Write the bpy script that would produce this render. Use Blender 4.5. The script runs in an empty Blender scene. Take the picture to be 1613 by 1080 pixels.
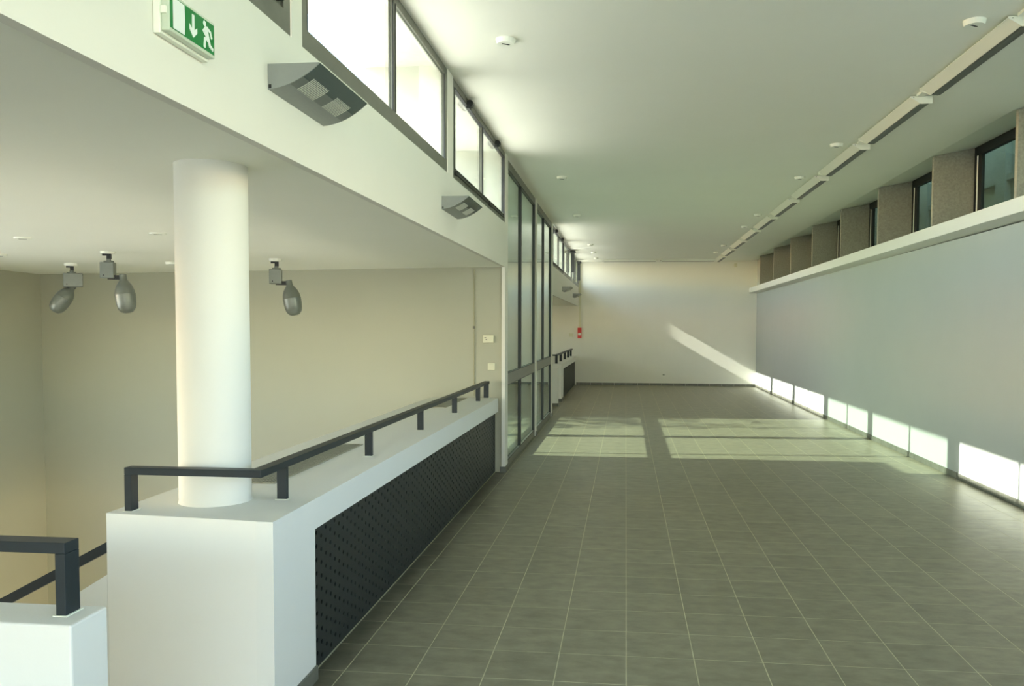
import bpy, bmesh, math, random
from mathutils import Vector, Matrix
random.seed(4)
S = bpy.context.scene
C = S.collection
PI = math.pi

# ---------------------------------------------------------------- camera
cam_d = bpy.data.cameras.new('camera'); cam = bpy.data.objects.new('camera', cam_d); C.objects.link(cam)
F, YAW, PITCH, ROLL, CX, CY = 1305.276, -0.1098, -0.0458, 0.0031, 841.62, 574.96
cy, sy = math.cos(YAW), math.sin(YAW)
fw = Vector((sy*math.cos(PITCH), cy*math.cos(PITCH), math.sin(PITCH)))
r0 = Vector((cy, -sy, 0)); u0 = r0.cross(fw)
rt = math.cos(ROLL)*r0 + math.sin(ROLL)*u0
up = -math.sin(ROLL)*r0 + math.cos(ROLL)*u0
M = Matrix((rt, up, -fw)).transposed().to_4x4(); M.translation = Vector((0, 0, 1.64))
cam.matrix_world = M
cam_d.sensor_fit = 'HORIZONTAL'; cam_d.sensor_width = 36.0
cam_d.lens = F/1613*36
cam_d.shift_x = -(CX-806.5)/1613
cam_d.shift_y = (CY-540.0)/1613
cam_d.clip_start = 0.05
S.camera = cam

# ---------------------------------------------------------------- light
TAN, SY = 0.573, 0.055
w = bpy.data.worlds.new('world'); S.world = w; w.use_nodes = True
nt = w.node_tree; nt.nodes.clear()
sky = nt.nodes.new('ShaderNodeTexSky'); sky.sky_type = 'NISHITA'; sky.sun_disc = False
sky.sun_elevation = math.atan(TAN); sky.sun_rotation = math.radians(-90); sky.altitude = 100
sky.air_density = 1.0; sky.dust_density = 0.4
bg = nt.nodes.new('ShaderNodeBackground'); out = nt.nodes.new('ShaderNodeOutputWorld')
bg.inputs['Strength'].default_value = 1.25
wb = nt.nodes.new('ShaderNodeVectorMath'); wb.operation = 'MULTIPLY'; wb.inputs[1].default_value = (1.10, 0.985, 0.90)
nt.links.new(sky.outputs[0], wb.inputs[0]); nt.links.new(wb.outputs[0], bg.inputs[0]); nt.links.new(bg.outputs[0], out.inputs[0])
sun_d = bpy.data.lights.new('sun', 'SUN'); sun = bpy.data.objects.new('sun', sun_d); C.objects.link(sun)
sun_d.energy = 20.0; sun_d.angle = math.radians(0.6); sun_d.color = (1.0, 0.95, 0.84)
sun.rotation_euler = Vector((1, SY, -TAN)).to_track_quat('-Z', 'Y').to_euler()
sun.location = (-20, 8, 14)
S.view_settings.view_transform = 'Standard'; S.view_settings.look = 'None'
S.view_settings.gamma = 1.0; S.view_settings.use_curve_mapping = False
S.view_settings.exposure = 0.53
S.cycles.max_bounces = 14; S.cycles.diffuse_bounces = 9; S.cycles.glossy_bounces = 4
S.cycles.transparent_max_bounces = 16; S.cycles.sample_clamp_indirect = 8.0
S.cycles.caustics_reflective = False; S.cycles.caustics_refractive = False

# ---------------------------------------------------------------- materials
def mat(name, col, rough=0.6, metal=0.0, spec=0.5, var=0.0, scale=8.0, bump=0.0, bscale=200.0, rnd=0.0, stretch=None):
    m = bpy.data.materials.new(name); m.use_nodes = True
    n = m.node_tree; b = n.nodes['Principled BSDF']
    b.inputs['Roughness'].default_value = rough; b.inputs['Metallic'].default_value = metal
    b.inputs['Specular IOR Level'].default_value = spec
    b.inputs['Base Color'].default_value = (*col, 1)
    tc = n.nodes.new('ShaderNodeTexCoord'); mp = n.nodes.new('ShaderNodeMapping')
    geo = n.nodes.new('ShaderNodeNewGeometry')
    n.links.new(geo.outputs['Position'], mp.inputs[0])
    if stretch: mp.inputs['Scale'].default_value = stretch
    if var > 0 or rnd > 0:
        no = n.nodes.new('ShaderNodeTexNoise'); no.inputs['Scale'].default_value = scale
        no.inputs['Detail'].default_value = 6; no.inputs['Roughness'].default_value = 0.6
        n.links.new(mp.outputs[0], no.inputs['Vector'])
        mr = n.nodes.new('ShaderNodeMapRange'); mr.inputs['From Min'].default_value = 0.3; mr.inputs['From Max'].default_value = 0.7
        mr.inputs['To Min'].default_value = 1-var; mr.inputs['To Max'].default_value = 1+var
        n.links.new(no.outputs['Fac'], mr.inputs['Value'])
        val = mr.outputs[0]
        if rnd > 0:
            oi = n.nodes.new('ShaderNodeObjectInfo'); m2 = n.nodes.new('ShaderNodeMapRange')
            m2.inputs['To Min'].default_value = 1-rnd; m2.inputs['To Max'].default_value = 1+rnd
            n.links.new(oi.outputs['Random'], m2.inputs['Value'])
            mu = n.nodes.new('ShaderNodeMath'); mu.operation = 'MULTIPLY'
            n.links.new(val, mu.inputs[0]); n.links.new(m2.outputs[0], mu.inputs[1]); val = mu.outputs[0]
        vm = n.nodes.new('ShaderNodeVectorMath'); vm.operation = 'SCALE'
        vm.inputs[0].default_value = col
        n.links.new(val, vm.inputs['Scale']); n.links.new(vm.outputs[0], b.inputs['Base Color'])
    if bump > 0:
        nb = n.nodes.new('ShaderNodeTexNoise'); nb.inputs['Scale'].default_value = bscale; nb.inputs['Detail'].default_value = 3
        n.links.new(geo.outputs['Position'], nb.inputs['Vector'])
        bp = n.nodes.new('ShaderNodeBump'); bp.inputs['Strength'].default_value = bump; bp.inputs['Distance'].default_value = 0.002
        n.links.new(nb.outputs['Fac'], bp.inputs['Height']); n.links.new(bp.outputs[0], b.inputs['Normal'])
    return m

def glass_mat(name, tint, base=0.04, power=4.2):
    m = bpy.data.materials.new(name); m.use_nodes = True; n = m.node_tree; n.nodes.clear()
    o = n.nodes.new('ShaderNodeOutputMaterial'); mix = n.nodes.new('ShaderNodeMixShader')
    tr = n.nodes.new('ShaderNodeBsdfTransparent'); tr.inputs[0].default_value = (*tint, 1)
    gl = n.nodes.new('ShaderNodeBsdfGlossy'); gl.inputs['Roughness'].default_value = 0.005
    gl.inputs['Color'].default_value = (0.90, 0.97, 0.94, 1)
    lw = n.nodes.new('ShaderNodeLayerWeight'); lw.inputs['Blend'].default_value = 0.5
    pw = n.nodes.new('ShaderNodeMath'); pw.operation = 'POWER'; pw.inputs[1].default_value = power
    ma = n.nodes.new('ShaderNodeMath'); ma.operation = 'MULTIPLY_ADD'; ma.inputs[1].default_value = 1-base; ma.inputs[2].default_value = base
    n.links.new(lw.outputs['Facing'], pw.inputs[0]); n.links.new(pw.outputs[0], ma.inputs[0])
    n.links.new(ma.outputs[0], mix.inputs[0]); n.links.new(tr.outputs[0], mix.inputs[1]); n.links.new(gl.outputs[0], mix.inputs[2])
    n.links.new(mix.outputs[0], o.inputs[0]); return m

plaster = mat('cream_plaster', (0.73, 0.725, 0.655), 0.75, spec=0.25, var=0.015, scale=1.5, bump=0.10, bscale=120)
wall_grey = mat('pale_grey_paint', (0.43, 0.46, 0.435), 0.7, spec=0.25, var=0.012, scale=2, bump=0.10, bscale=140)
back_m = mat('end_wall_paint', (0.82, 0.82, 0.74), 0.75, spec=0.25, var=0.015, scale=1.5, bump=0.10, bscale=120)
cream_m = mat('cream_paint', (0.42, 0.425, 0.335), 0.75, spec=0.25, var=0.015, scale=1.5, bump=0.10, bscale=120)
plaster_white = mat('white_plaster', (0.76, 0.77, 0.73), 0.7, spec=0.25, var=0.012, scale=2, bump=0.10, bscale=140)
ceil_m = mat('ceiling_paint', (0.87, 0.88, 0.79), 0.8, spec=0.2, var=0.012, scale=0.9)
tile_m = mat('grey_stone_tile', (0.245, 0.232, 0.160), 0.38, spec=0.5, var=0.22, scale=8, bump=0.25, bscale=70, rnd=0.06, stretch=(0.9, 1.5, 1))
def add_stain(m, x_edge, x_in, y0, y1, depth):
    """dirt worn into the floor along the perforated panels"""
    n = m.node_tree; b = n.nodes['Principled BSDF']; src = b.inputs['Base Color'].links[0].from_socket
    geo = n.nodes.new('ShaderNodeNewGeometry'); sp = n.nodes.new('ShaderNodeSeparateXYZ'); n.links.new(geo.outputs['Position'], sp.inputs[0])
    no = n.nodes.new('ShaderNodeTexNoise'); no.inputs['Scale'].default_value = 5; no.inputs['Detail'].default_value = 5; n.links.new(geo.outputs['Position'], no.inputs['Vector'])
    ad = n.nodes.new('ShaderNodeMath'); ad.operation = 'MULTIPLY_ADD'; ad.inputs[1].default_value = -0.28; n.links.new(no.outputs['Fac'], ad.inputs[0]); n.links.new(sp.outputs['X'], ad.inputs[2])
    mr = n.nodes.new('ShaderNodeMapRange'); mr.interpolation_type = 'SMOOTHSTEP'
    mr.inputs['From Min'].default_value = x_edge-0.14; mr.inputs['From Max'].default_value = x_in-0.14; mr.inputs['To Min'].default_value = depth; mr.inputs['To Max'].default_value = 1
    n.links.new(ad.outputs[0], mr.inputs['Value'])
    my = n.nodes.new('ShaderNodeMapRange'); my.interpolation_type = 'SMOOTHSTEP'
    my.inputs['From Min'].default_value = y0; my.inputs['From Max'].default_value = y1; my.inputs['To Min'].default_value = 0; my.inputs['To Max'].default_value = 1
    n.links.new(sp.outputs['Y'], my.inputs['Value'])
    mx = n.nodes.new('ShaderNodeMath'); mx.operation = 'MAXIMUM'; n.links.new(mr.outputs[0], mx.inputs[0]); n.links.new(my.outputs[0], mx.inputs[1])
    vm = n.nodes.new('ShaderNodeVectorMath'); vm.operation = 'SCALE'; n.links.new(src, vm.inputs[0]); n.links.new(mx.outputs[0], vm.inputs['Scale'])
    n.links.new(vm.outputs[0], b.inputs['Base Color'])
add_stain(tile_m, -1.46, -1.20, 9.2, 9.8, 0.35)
base_m = mat('dark_skirting_tile', (0.13, 0.135, 0.11), 0.4, var=0.2, scale=12, rnd=0.08)
grout_m = mat('cream_grout', (0.62, 0.60, 0.42), 0.9, var=0.12, scale=10)
frame_m = mat('grey_aluminium_frame', (0.150, 0.155, 0.125), 0.38, metal=0.35, var=0.08, scale=9)
black_m = mat('black_gasket', (0.008, 0.010, 0.009), 0.5)
rail_m = mat('blue_grey_painted_steel', (0.014, 0.022, 0.027), 0.45, spec=0.35, var=0.12, scale=20)
grille_m = mat('perforated_black_steel', (0.016, 0.021, 0.021), 0.5, spec=0.4, var=0.15, scale=15)
shade_m = mat('recess_shade', (0.002, 0.002, 0.002), 0.9, spec=0.0)  # near-black colour standing in for shade behind holes and slats
fin_m = mat('rough_grey_render', (0.34, 0.325, 0.26), 0.9, var=0.16, scale=45, bump=0.6, bscale=90)
white_enamel = mat('white_enamel', (0.84, 0.86, 0.76), 0.45)
reflector_m = mat('dark_reflector', (0.05, 0.06, 0.05), 0.35, metal=0.4, var=0.1, scale=60)
tube_m = mat('unlit_tube', (0.55, 0.56, 0.52), 0.2)
sconce_m = mat('grey_sconce_metal', (0.27, 0.29, 0.28), 0.45, metal=0.25, var=0.03, scale=30)
sconce_dark = mat('smoked_sconce_diffuser', (0.075, 0.10, 0.10), 0.25, spec=0.6)
slit_m = mat('pale_slit', (0.55, 0.57, 0.50), 0.4)
sil_m = mat('silver_lacquer', (0.17, 0.19, 0.17), 0.36, metal=0.4, var=0.04, scale=30)
green_m = mat('exit_green', (0.0, 0.19, 0.035), 0.35)
sign_white = mat('sign_white', (0.78, 0.84, 0.80), 0.4)
sign_body = mat('sign_housing', (0.80, 0.82, 0.72), 0.35)
sign_clear = mat('sign_clear_cover', (0.55, 0.62, 0.50), 0.12)
red_m = mat('alarm_red', (0.62, 0.02, 0.015), 0.35)
plastic_m = mat('cream_plastic', (0.66, 0.66, 0.50), 0.4)
louvre_m = mat('aluminium_grating', (0.50, 0.50, 0.42), 0.4, metal=0.6)
roof_m = mat('pale_gravel_roof', (0.60, 0.58, 0.52), 0.9, var=0.15, scale=20)
ext_m = mat('exterior_render', (0.52, 0.51, 0.44), 0.85, var=0.05, scale=2)
ext_grey = mat('exterior_concrete', (0.34, 0.38, 0.33), 0.9, var=0.10, scale=1.5)
pave_m = mat('courtyard_paving', (0.56, 0.56, 0.50), 0.85, var=0.1, scale=3)
leaf_m = mat('leaf_green', (0.06, 0.10, 0.03), 0.6, var=0.3, scale=8)
bark_m = mat('bark', (0.10, 0.08, 0.06), 0.9, var=0.3, scale=20)
glass_clear = glass_mat('clear_glass', (0.96, 0.98, 0.97))
glass_tint = glass_mat('tinted_glass', (0.50, 0.56, 0.52), 0.06, 2.8)
glass_right = glass_mat('green_glass', (0.66, 0.76, 0.70), 0.05)

# ---------------------------------------------------------------- helpers
def B(): return bmesh.new()
def box(bm, x0, x1, y0, y1, z0, z1):
    v = [bm.verts.new(p) for p in ((x0,y0,z0),(x1,y0,z0),(x1,y1,z0),(x0,y1,z0),(x0,y0,z1),(x1,y0,z1),(x1,y1,z1),(x0,y1,z1))]
    for f in ((0,3,2,1),(4,5,6,7),(0,1,5,4),(1,2,6,5),(2,3,7,6),(3,0,4,7)): bm.faces.new([v[i] for i in f])
    return v
def hexa(bm, b, t):
    v = [bm.verts.new(p) for p in list(b)+list(t)]
    n = len(b)
    bm.faces.new(list(reversed(v[:n]))); bm.faces.new(v[n:])
    for i in range(n): bm.faces.new((v[i], v[(i+1)%n], v[n+(i+1)%n], v[n+i]))
def prism(bm, pts, axis, a0, a1):
    """extrude a 2D outline along an axis ('x': pts are (y,z); 'y': (x,z); 'z': (x,y))"""
    def P(p, a): return {'x': (a, p[0], p[1]), 'y': (p[0], a, p[1]), 'z': (p[0], p[1], a)}[axis]
    hexa(bm, [P(p, a0) for p in pts], [P(p, a1) for p in pts])
    bmesh.ops.recalc_face_normals(bm, faces=bm.faces)
def cyl(bm, c, r, z0, z1, n=24, r2=None):
    r2 = r if r2 is None else r2
    hexa(bm, [(c[0]+r*math.cos(2*PI*i/n), c[1]+r*math.sin(2*PI*i/n), z0) for i in range(n)],
             [(c[0]+r2*math.cos(2*PI*i/n), c[1]+r2*math.sin(2*PI*i/n), z1) for i in range(n)])
def lathe(bm, prof, n=28):
    rings = []
    for r, z in prof:
        rings.append([bm.verts.new((r*math.cos(2*PI*i/n), r*math.sin(2*PI*i/n), z)) for i in range(n)])
    for a, b in zip(rings, rings[1:]):
        for i in range(n): bm.faces.new((a[i], a[(i+1)%n], b[(i+1)%n], b[i]))
    bm.faces.new(list(reversed(rings[0]))); bm.faces.new(rings[-1])
    bmesh.ops.recalc_face_normals(bm, faces=bm.faces)
def obj(name, bm, m, parent=None, smooth=False, bevel=0.0):
    me = bpy.data.meshes.new(name); bm.to_mesh(me); bm.free(); me.materials.append(m)
    o = bpy.data.objects.new(name, me); C.objects.link(o)
    if parent is not None: o.parent = parent
    if smooth:
        for p in me.polygons: p.use_smooth = True
        e = o.modifiers.new('edges', 'EDGE_SPLIT'); e.split_angle = math.radians(35)
    if bevel:
        b = o.modifiers.new('bevel', 'BEVEL'); b.width = bevel; b.segments = 2; b.limit_method = 'ANGLE'
    return o
def empty(name, loc=(0,0,0), rz=0.0):
    o = bpy.data.objects.new(name, None); C.objects.link(o); o.location = loc; o.rotation_euler = (0,0,rz)
    o.empty_display_size = 0.1
    return o
def thing(o, label, cat, group=None):
    o['label'] = label; o['category'] = cat
    if group: o['group'] = group
    return o
def struct(o, label=None):
    o['kind'] = 'structure'
    if label: o['label'] = label; 
    return o
def dup(root, loc, rz=0.0, label=None):
    r = root.copy(); C.objects.link(r); r.location = loc; r.rotation_euler = (0,0,rz)
    if label: r['label'] = label
    for ch in list(root.children):
        c = ch.copy(); C.objects.link(c); c.parent = r
        for g in list(ch.children):
            d = g.copy(); C.objects.link(d); d.parent = c
    return r

# ---------------------------------------------------------------- measures
XL = -1.345            # room face of the clerestory wall, piers and glass wall
XR = 3.612             # right wall
YB = 23.65             # back wall
YF = -4.2              # wall behind the camera
XV = -7.55             # far side of the stair void
def zc(y): return 3.575 if y <= 9.4 else 3.575 - (y-9.4)*0.085/14.25
def zs(y): return min(2.42, 2.40 - (y-3.4)*0.0145)          # ceiling over the void
ZB = 2.312             # underside of the clerestory wall
ZW = 2.80              # window sill
PIERS = [(3.26, 3.37), (6.20, 6.40), (9.20, 9.42), (12.36, 12.52), (15.06, 15.26)]

# ---------------------------------------------------------------- floor with separate tiles
T = 0.334; X0, Y0 = 0.0144, 4.0957
bm = B(); box(bm, XL-0.12, XR+0.05, YF, YB+0.05, -0.30, -0.0006); box(bm, XV, XL-0.12, YF, 2.20, -0.30, -0.0006)
box(bm, -7.6, XL-0.12, 15.26, 17.25, -0.30, -0.0006)
floor = struct(obj('floor', bm, grout_m), 'grey square stone tiles with cream joints')
tile_me = None
rows = []
for j in range(int((YF-Y0)/T)-1, int((YB-Y0)/T)+2):
    for i in range(-19, 12):
        x0, x1 = X0+i*T+0.0022, X0+(i+1)*T-0.0022
        y0, y1 = Y0+j*T+0.0022, Y0+(j+1)*T-0.0022
        x1 = min(x1, XR); y0 = max(y0, YF); y1 = min(y1, YB)
        lim = XV if (y1 < 2.18 or 15.3 < y0 and y1 < 17.2) else XL-0.11
        x0 = max(x0, lim)
        if x1-x0 < 0.02 or y1-y0 < 0.02: continue
        rows.append((x0, x1, y0, y1))
def inview(x0, x1, y0, y1): return y1 > 3.0 and x1 > -1.47 and y0 > (x0+x1)/2*1.48
seen = sorted([r for r in rows if inview(*r)], key=lambda r: r[2])
part = set(seen[:295])
def tile_bm(bm, x0, x1, y0, y1):
    e = 0.0004
    b = [(x0,y0,-0.010),(x1,y0,-0.010),(x1,y1,-0.010),(x0,y1,-0.010)]
    t = [(x0,y0,-e),(x1,y0,-e),(x1,y1,-e),(x0,y1,-e)]
    q = [(x0+e,y0+e,0),(x1-e,y0+e,0),(x1-e,y1-e,0),(x0+e,y1-e,0)]
    V = [[bm.verts.new(p) for p in r] for r in (b, t, q)]
    for a, c in zip(V, V[1:]):
        for k in range(4): bm.faces.new((a[k], a[(k+1)%4], c[(k+1)%4], c[k]))
    bm.faces.new(V[2])
full = B(); tile_bm(full, -T/2+0.0022, T/2-0.0022, -T/2+0.0022, T/2-0.0022)
full_me = bpy.data.meshes.new('tile'); full.to_mesh(full_me); full.free(); full_me.materials.append(tile_m)
rest = B()
for r in rows:
    if r in part:
        x0, x1, y0, y1 = r
        if abs(x1-x0-(T-0.0044)) < 1e-4 and abs(y1-y0-(T-0.0044)) < 1e-4:
            o = bpy.data.objects.new('tile', full_me); C.objects.link(o)
        else:
            b = B(); tile_bm(b, x0-(x0+x1)/2, x1-(x0+x1)/2, y0-(y0+y1)/2, y1-(y0+y1)/2); o = obj('tile', b, tile_m)
        o.parent = floor; o.location = ((x0+x1)/2, (y0+y1)/2, random.uniform(-0.0001, 0.0001))
    else: tile_bm(rest, *r)
ro = obj('far_tiles', rest, tile_m, floor); ro['kind'] = 'stuff'

# ---------------------------------------------------------------- ceiling and roof
bm = B()
ys = [YF, 9.4, YB]
sec = [[(XL-0.10, zc(y)), (3.40, zc(y)), (3.90, zc(y)+0.09), (3.90, zc(y)+0.30), (XL-0.10, zc(y)+0.30)] for y in ys]
V = [[bm.verts.new((p[0], y, p[1])) for p in s] for y, s in zip(ys, sec)]
for a, b in zip(V, V[1:]):
    for k in range(5): bm.faces.new((a[k], a[(k+1)%5], b[(k+1)%5], b[k]))
bm.faces.new(V[0]); bm.faces.new(V[-1]); bmesh.ops.recalc_face_normals(bm, faces=bm.faces)
struct(obj('ceiling', bm, ceil_m), 'plain pale ceiling of the long hall')
bm = B(); box(bm, -2.0, 4.35, YF-0.4, YB+0.4, 3.90, 5.0); box(bm, -2.0, XL-0.10, YF-0.4, YB+0.4, 3.60, 3.90)  # raised and extended on the right to keep sun off the neighbouring wall
struct(obj('roof', bm, roof_m), 'flat roof slab over the hall')

# ---------------------------------------------------------------- left clerestory wall
bm = B()
box(bm, XL-0.22, XL, YF, 9.20, 2.665, ZW); box(bm, XL-0.04, XL, YF, 9.20, ZB, 2.665)
box(bm, XL-0.22, XL, 15.26, YB, 2.625, ZW-0.03); box(bm, XL-0.04, XL, 15.26, YB, ZB-0.075, 2.625)
for a, b in PIERS[:2]: box(bm, XL-0.22, XL, a, b, ZW, 3.60)
box(bm, XL-0.22, XL, 18.02, 18.14, ZW-0.03, 3.60); box(bm, XL-0.22, XL, 20.74, 20.86, ZW-0.03, 3.60)
box(bm, XL-0.22, XL, -2.95, -2.80, ZW, 3.60); box(bm, XL-0.22, XL, 0.10, 0.25, ZW, 3.60); box(bm, XL-0.22, XL, YF, -4.0, ZW, 3.60)
box(bm, XL-0.22, XL, 9.20, 9.42, ZB, 3.60); box(bm, XL-0.04, XL, 9.20, 9.42, -0.3, ZB)
box(bm, XL-0.16, XL+0.004, 12.36, 12.52, -0.002, 3.60)
box(bm, XL-0.22, XL, 15.06, 15.26, -0.3, 3.60)
struct(obj('wall_left', bm, plaster), 'pale plaster wall and piers carrying the high windows')
# outside fins beside the bays, carrying the overhang
bm = B()
for a, b in PIERS + [(-2.95, -2.80), (0.10, 0.25), (18.02, 18.14), (20.74, 20.86)]:
    z0 = 2.665 if (b < 9.5 or a > 15.0) else -0.3
    box(bm, -1.98, XL-0.22, a, b, z0, 3.60)
struct(obj('trim_2', bm, ext_m), 'outside fins between the window bays')

# void ceiling (low wing), walls of the void
bm = B()
def slab(y0, y1, f, t0, x0=XV-0.2, x1=XL-0.04):
    hexa(bm, [(x0,y0,f(y0)),(x1,y0,f(y0)),(x1,y1,f(y1)),(x0,y1,f(y1))], [(x0,y0,t0),(x1,y0,t0),(x1,y1,t0),(x0,y1,t0)])
slab(YF, 9.20, zs, 2.66); slab(9.20, 10.05, zs, 2.655, x1=XL-0.221)
slab(15.26, YB, lambda y: 2.25, 2.62)
struct(obj('ceiling_void', bm, ceil_m), 'low pale ceiling over the stairwell')
bm = B()
P_ = [(XV-0.2,10.045), (XL-0.041,9.235), (XL-0.041,9.40), (XV-0.2,10.20)]
hexa(bm, [(x,y,-3.2) for x,y in P_], [(x,y,ZB-0.001) for x,y in P_])
P_ = [(XV-0.2,10.045), (XL-0.221,9.258), (XL-0.221,9.40), (XV-0.2,10.20)]
hexa(bm, [(x,y,ZB-0.001) for x,y in P_], [(x,y,2.64) for x,y in P_])
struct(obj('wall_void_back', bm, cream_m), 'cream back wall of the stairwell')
bm = B(); box(bm, XV-0.2, XV, 7.0, 10.2, -3.2, 2.66); box(bm, XV-0.2, XV, YF, 2.4, -3.2, 2.66); box(bm, XV-0.2, XV, 2.4, 7.0, -3.2, -1.2); box(bm, XV-0.2, XV, 2.4, 7.0, 1.95, 2.66)  # unseen opening added here to bring daylight into the stairwell
box(bm, XV-0.2, XV, 15.26, YB, -3.2, 1.5); box(bm, XV-0.2, XV, 15.26, YB, 2.2, 2.62); box(bm, XV-0.2, XV, 20.5, YB, 1.5, 2.2); box(bm, XV-0.2, XV, 15.26, 16.5, 1.5, 2.2)  # unseen opening added to light the far wing
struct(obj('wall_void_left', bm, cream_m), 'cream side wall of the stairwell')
bm = B(); box(bm, XV, XL-0.25, 2.21, 9.4, -3.4, -3.2); box(bm, XV, XL-0.25, 17.2, YB, -3.4, -3.2)
struct(obj('floor_lower', bm, pave_m), 'floor of the storey below')
bm = B(); box(bm, XV, XL-0.22, 15.14, 15.26, -0.3, 2.62)
struct(obj('wall_void_front', bm, plaster), 'side wall of the far wing')

# back wall, right wall
bm = B(); box(bm, XV-0.2, 4.1, YB, YB+0.25, -3.2, 3.95)
struct(obj('wall_back', bm, back_m), 'cream end wall of the hall')
bm = B(); box(bm, XR, XR+0.26, 5.2, YB, -0.3, 2.62); box(bm, XR, XR+0.26, YF, 0.6, -0.3, 2.62); box(bm, XR, XR+0.26, 0.6, 5.2, -0.3, 1.75); box(bm, XR, XR+0.25, 22.15, YB, 2.62, 3.9)  # out-of-view opening added to light the left wall and column
box(bm, 3.90, 4.05, YF, YB, 3.66, 3.95); box(bm, 3.872, 4.05, YF, YB, 2.60, 2.74)
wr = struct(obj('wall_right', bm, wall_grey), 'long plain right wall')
# ledge
bm = B()
def zl(y): return 0.0 if y < 8 else -0.045*(y-8)/15.65
sec = [(3.40, 2.655), (3.40, 2.788), (3.872, 2.788), (3.872, 2.635), (XR+0.0, 2.635)]
V = [[bm.verts.new((p[0], y, p[1]+zl(y))) for p in sec] for y in (YF, 8.0, YB)]
for a, b in zip(V, V[1:]):
    for k in range(5): bm.faces.new((a[k], a[(k+1)%5], b[(k+1)%5], b[k]))
bm.faces.new(V[0]); bm.faces.new(V[-1]); bmesh.ops.recalc_face_normals(bm, faces=bm.faces)
struct(obj('trim_1', bm, plaster_white), 'projecting pale ledge under the right windows')
# grey fins of the right window band
fins = empty('trim_4', (3.64, 8, 2.7)); struct(fins, 'row of rough grey fins between the right windows')
FY = [5.80, 7.83, 9.86, 11.90, 13.90, 15.95, 17.98, 20.00, 22.02]
for y in [-2.3, -0.3, 1.75, 3.78] + FY:
    b = B(); z0 = 2.70
    prism(b, [(3.432, z0), (3.868, z0), (3.868, zc(y)+0.083), (3.432, zc(y)+0.0)], 'y', y, y+0.05)
    o = obj('fin', b, fin_m); o.parent = fins; o.matrix_parent_inverse = Matrix.Translation((-3.64, -8, -2.7))

# ---------------------------------------------------------------- wall behind the camera, wide glazed front
bm = B()
box(bm, XV, 4.0, YF-0.25, YF, -0.3, 0.12); box(bm, XV, 4.0, YF-0.25, YF, 3.35, 3.95)
box(bm, XL-0.22, XL, YF-0.25, YF, 0.12, 3.35); box(bm, 3.4, 4.0, YF-0.25, YF, 0.12, 3.35); box(bm, XV-0.2, XV+0.3, YF-0.25, YF, 0.12, 3.35)
box(bm, XV, XL-0.22, YF-0.25, YF, 1.95, 3.35); box(bm, XV, XL-0.22, YF-0.25, YF, 0.12, 0.8)
struct(obj('wall_front', bm, plaster), 'wall with the wide entrance opening')
# right windows + frames
def place(o, p): o.parent = p
def win_right(n, y0, y1):
    e = empty('window_%d' % n, (3.87, y0, 2.75)); struct(e, 'high window between two grey fins of the right wall')
    inv = Matrix.Translation((-3.87, -y0, -2.75))
    zt = zc(y1)+0.085
    b = B(); box(b, 3.868, 3.92, y0, y1, zt-0.10, zt); box(b, 3.868, 3.92, y0, y1, 2.74, 2.80)
    box(b, 3.868, 3.92, y1-0.035, y1, 2.80, zt-0.10); box(b, 3.868, 3.92, y0, y0+0.035, 2.80, zt-0.10)
    box(b, 3.875, 3.91, y1-0.17, y1-0.085, 2.80, zt-0.10)
    f = obj('frame', b, black_m, e); f.matrix_parent_inverse = inv
    b = B(); box(b, 3.870, 3.90, y1-0.080, y1-0.055, 2.80, zt-0.10)
    f = obj('edge_strip', b, white_enamel, e); f.matrix_parent_inverse = inv
    b = B(); box(b, 3.892, 3.900, y0+0.035, y1-0.17, 2.80, zt-0.10)
    f = obj('pane', b, glass_right, e); f.matrix_parent_inverse = inv
n = 20
AF = [-2.3, -0.3, 1.75, 3.78] + FY
for a, b_ in zip(AF, AF[1:]):
    win_right(n, a+0.05, b_); n += 1
# outside on the right: pale neighbouring wall behind a narrow gap
bm = B(); box(bm, 5.1, 5.3, 6, 30, -0.3, 7.0)
for k in range(8): box(bm, 5.02, 5.1, 6+k*2.9, 6.3+k*2.9, 1.0, 7.0)
box(bm, 5.04, 5.1, 6, 30, 3.62, 3.70)
struct(obj('wall_neighbour', bm, ext_grey), 'neighbouring wall outside the right windows')

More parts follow.
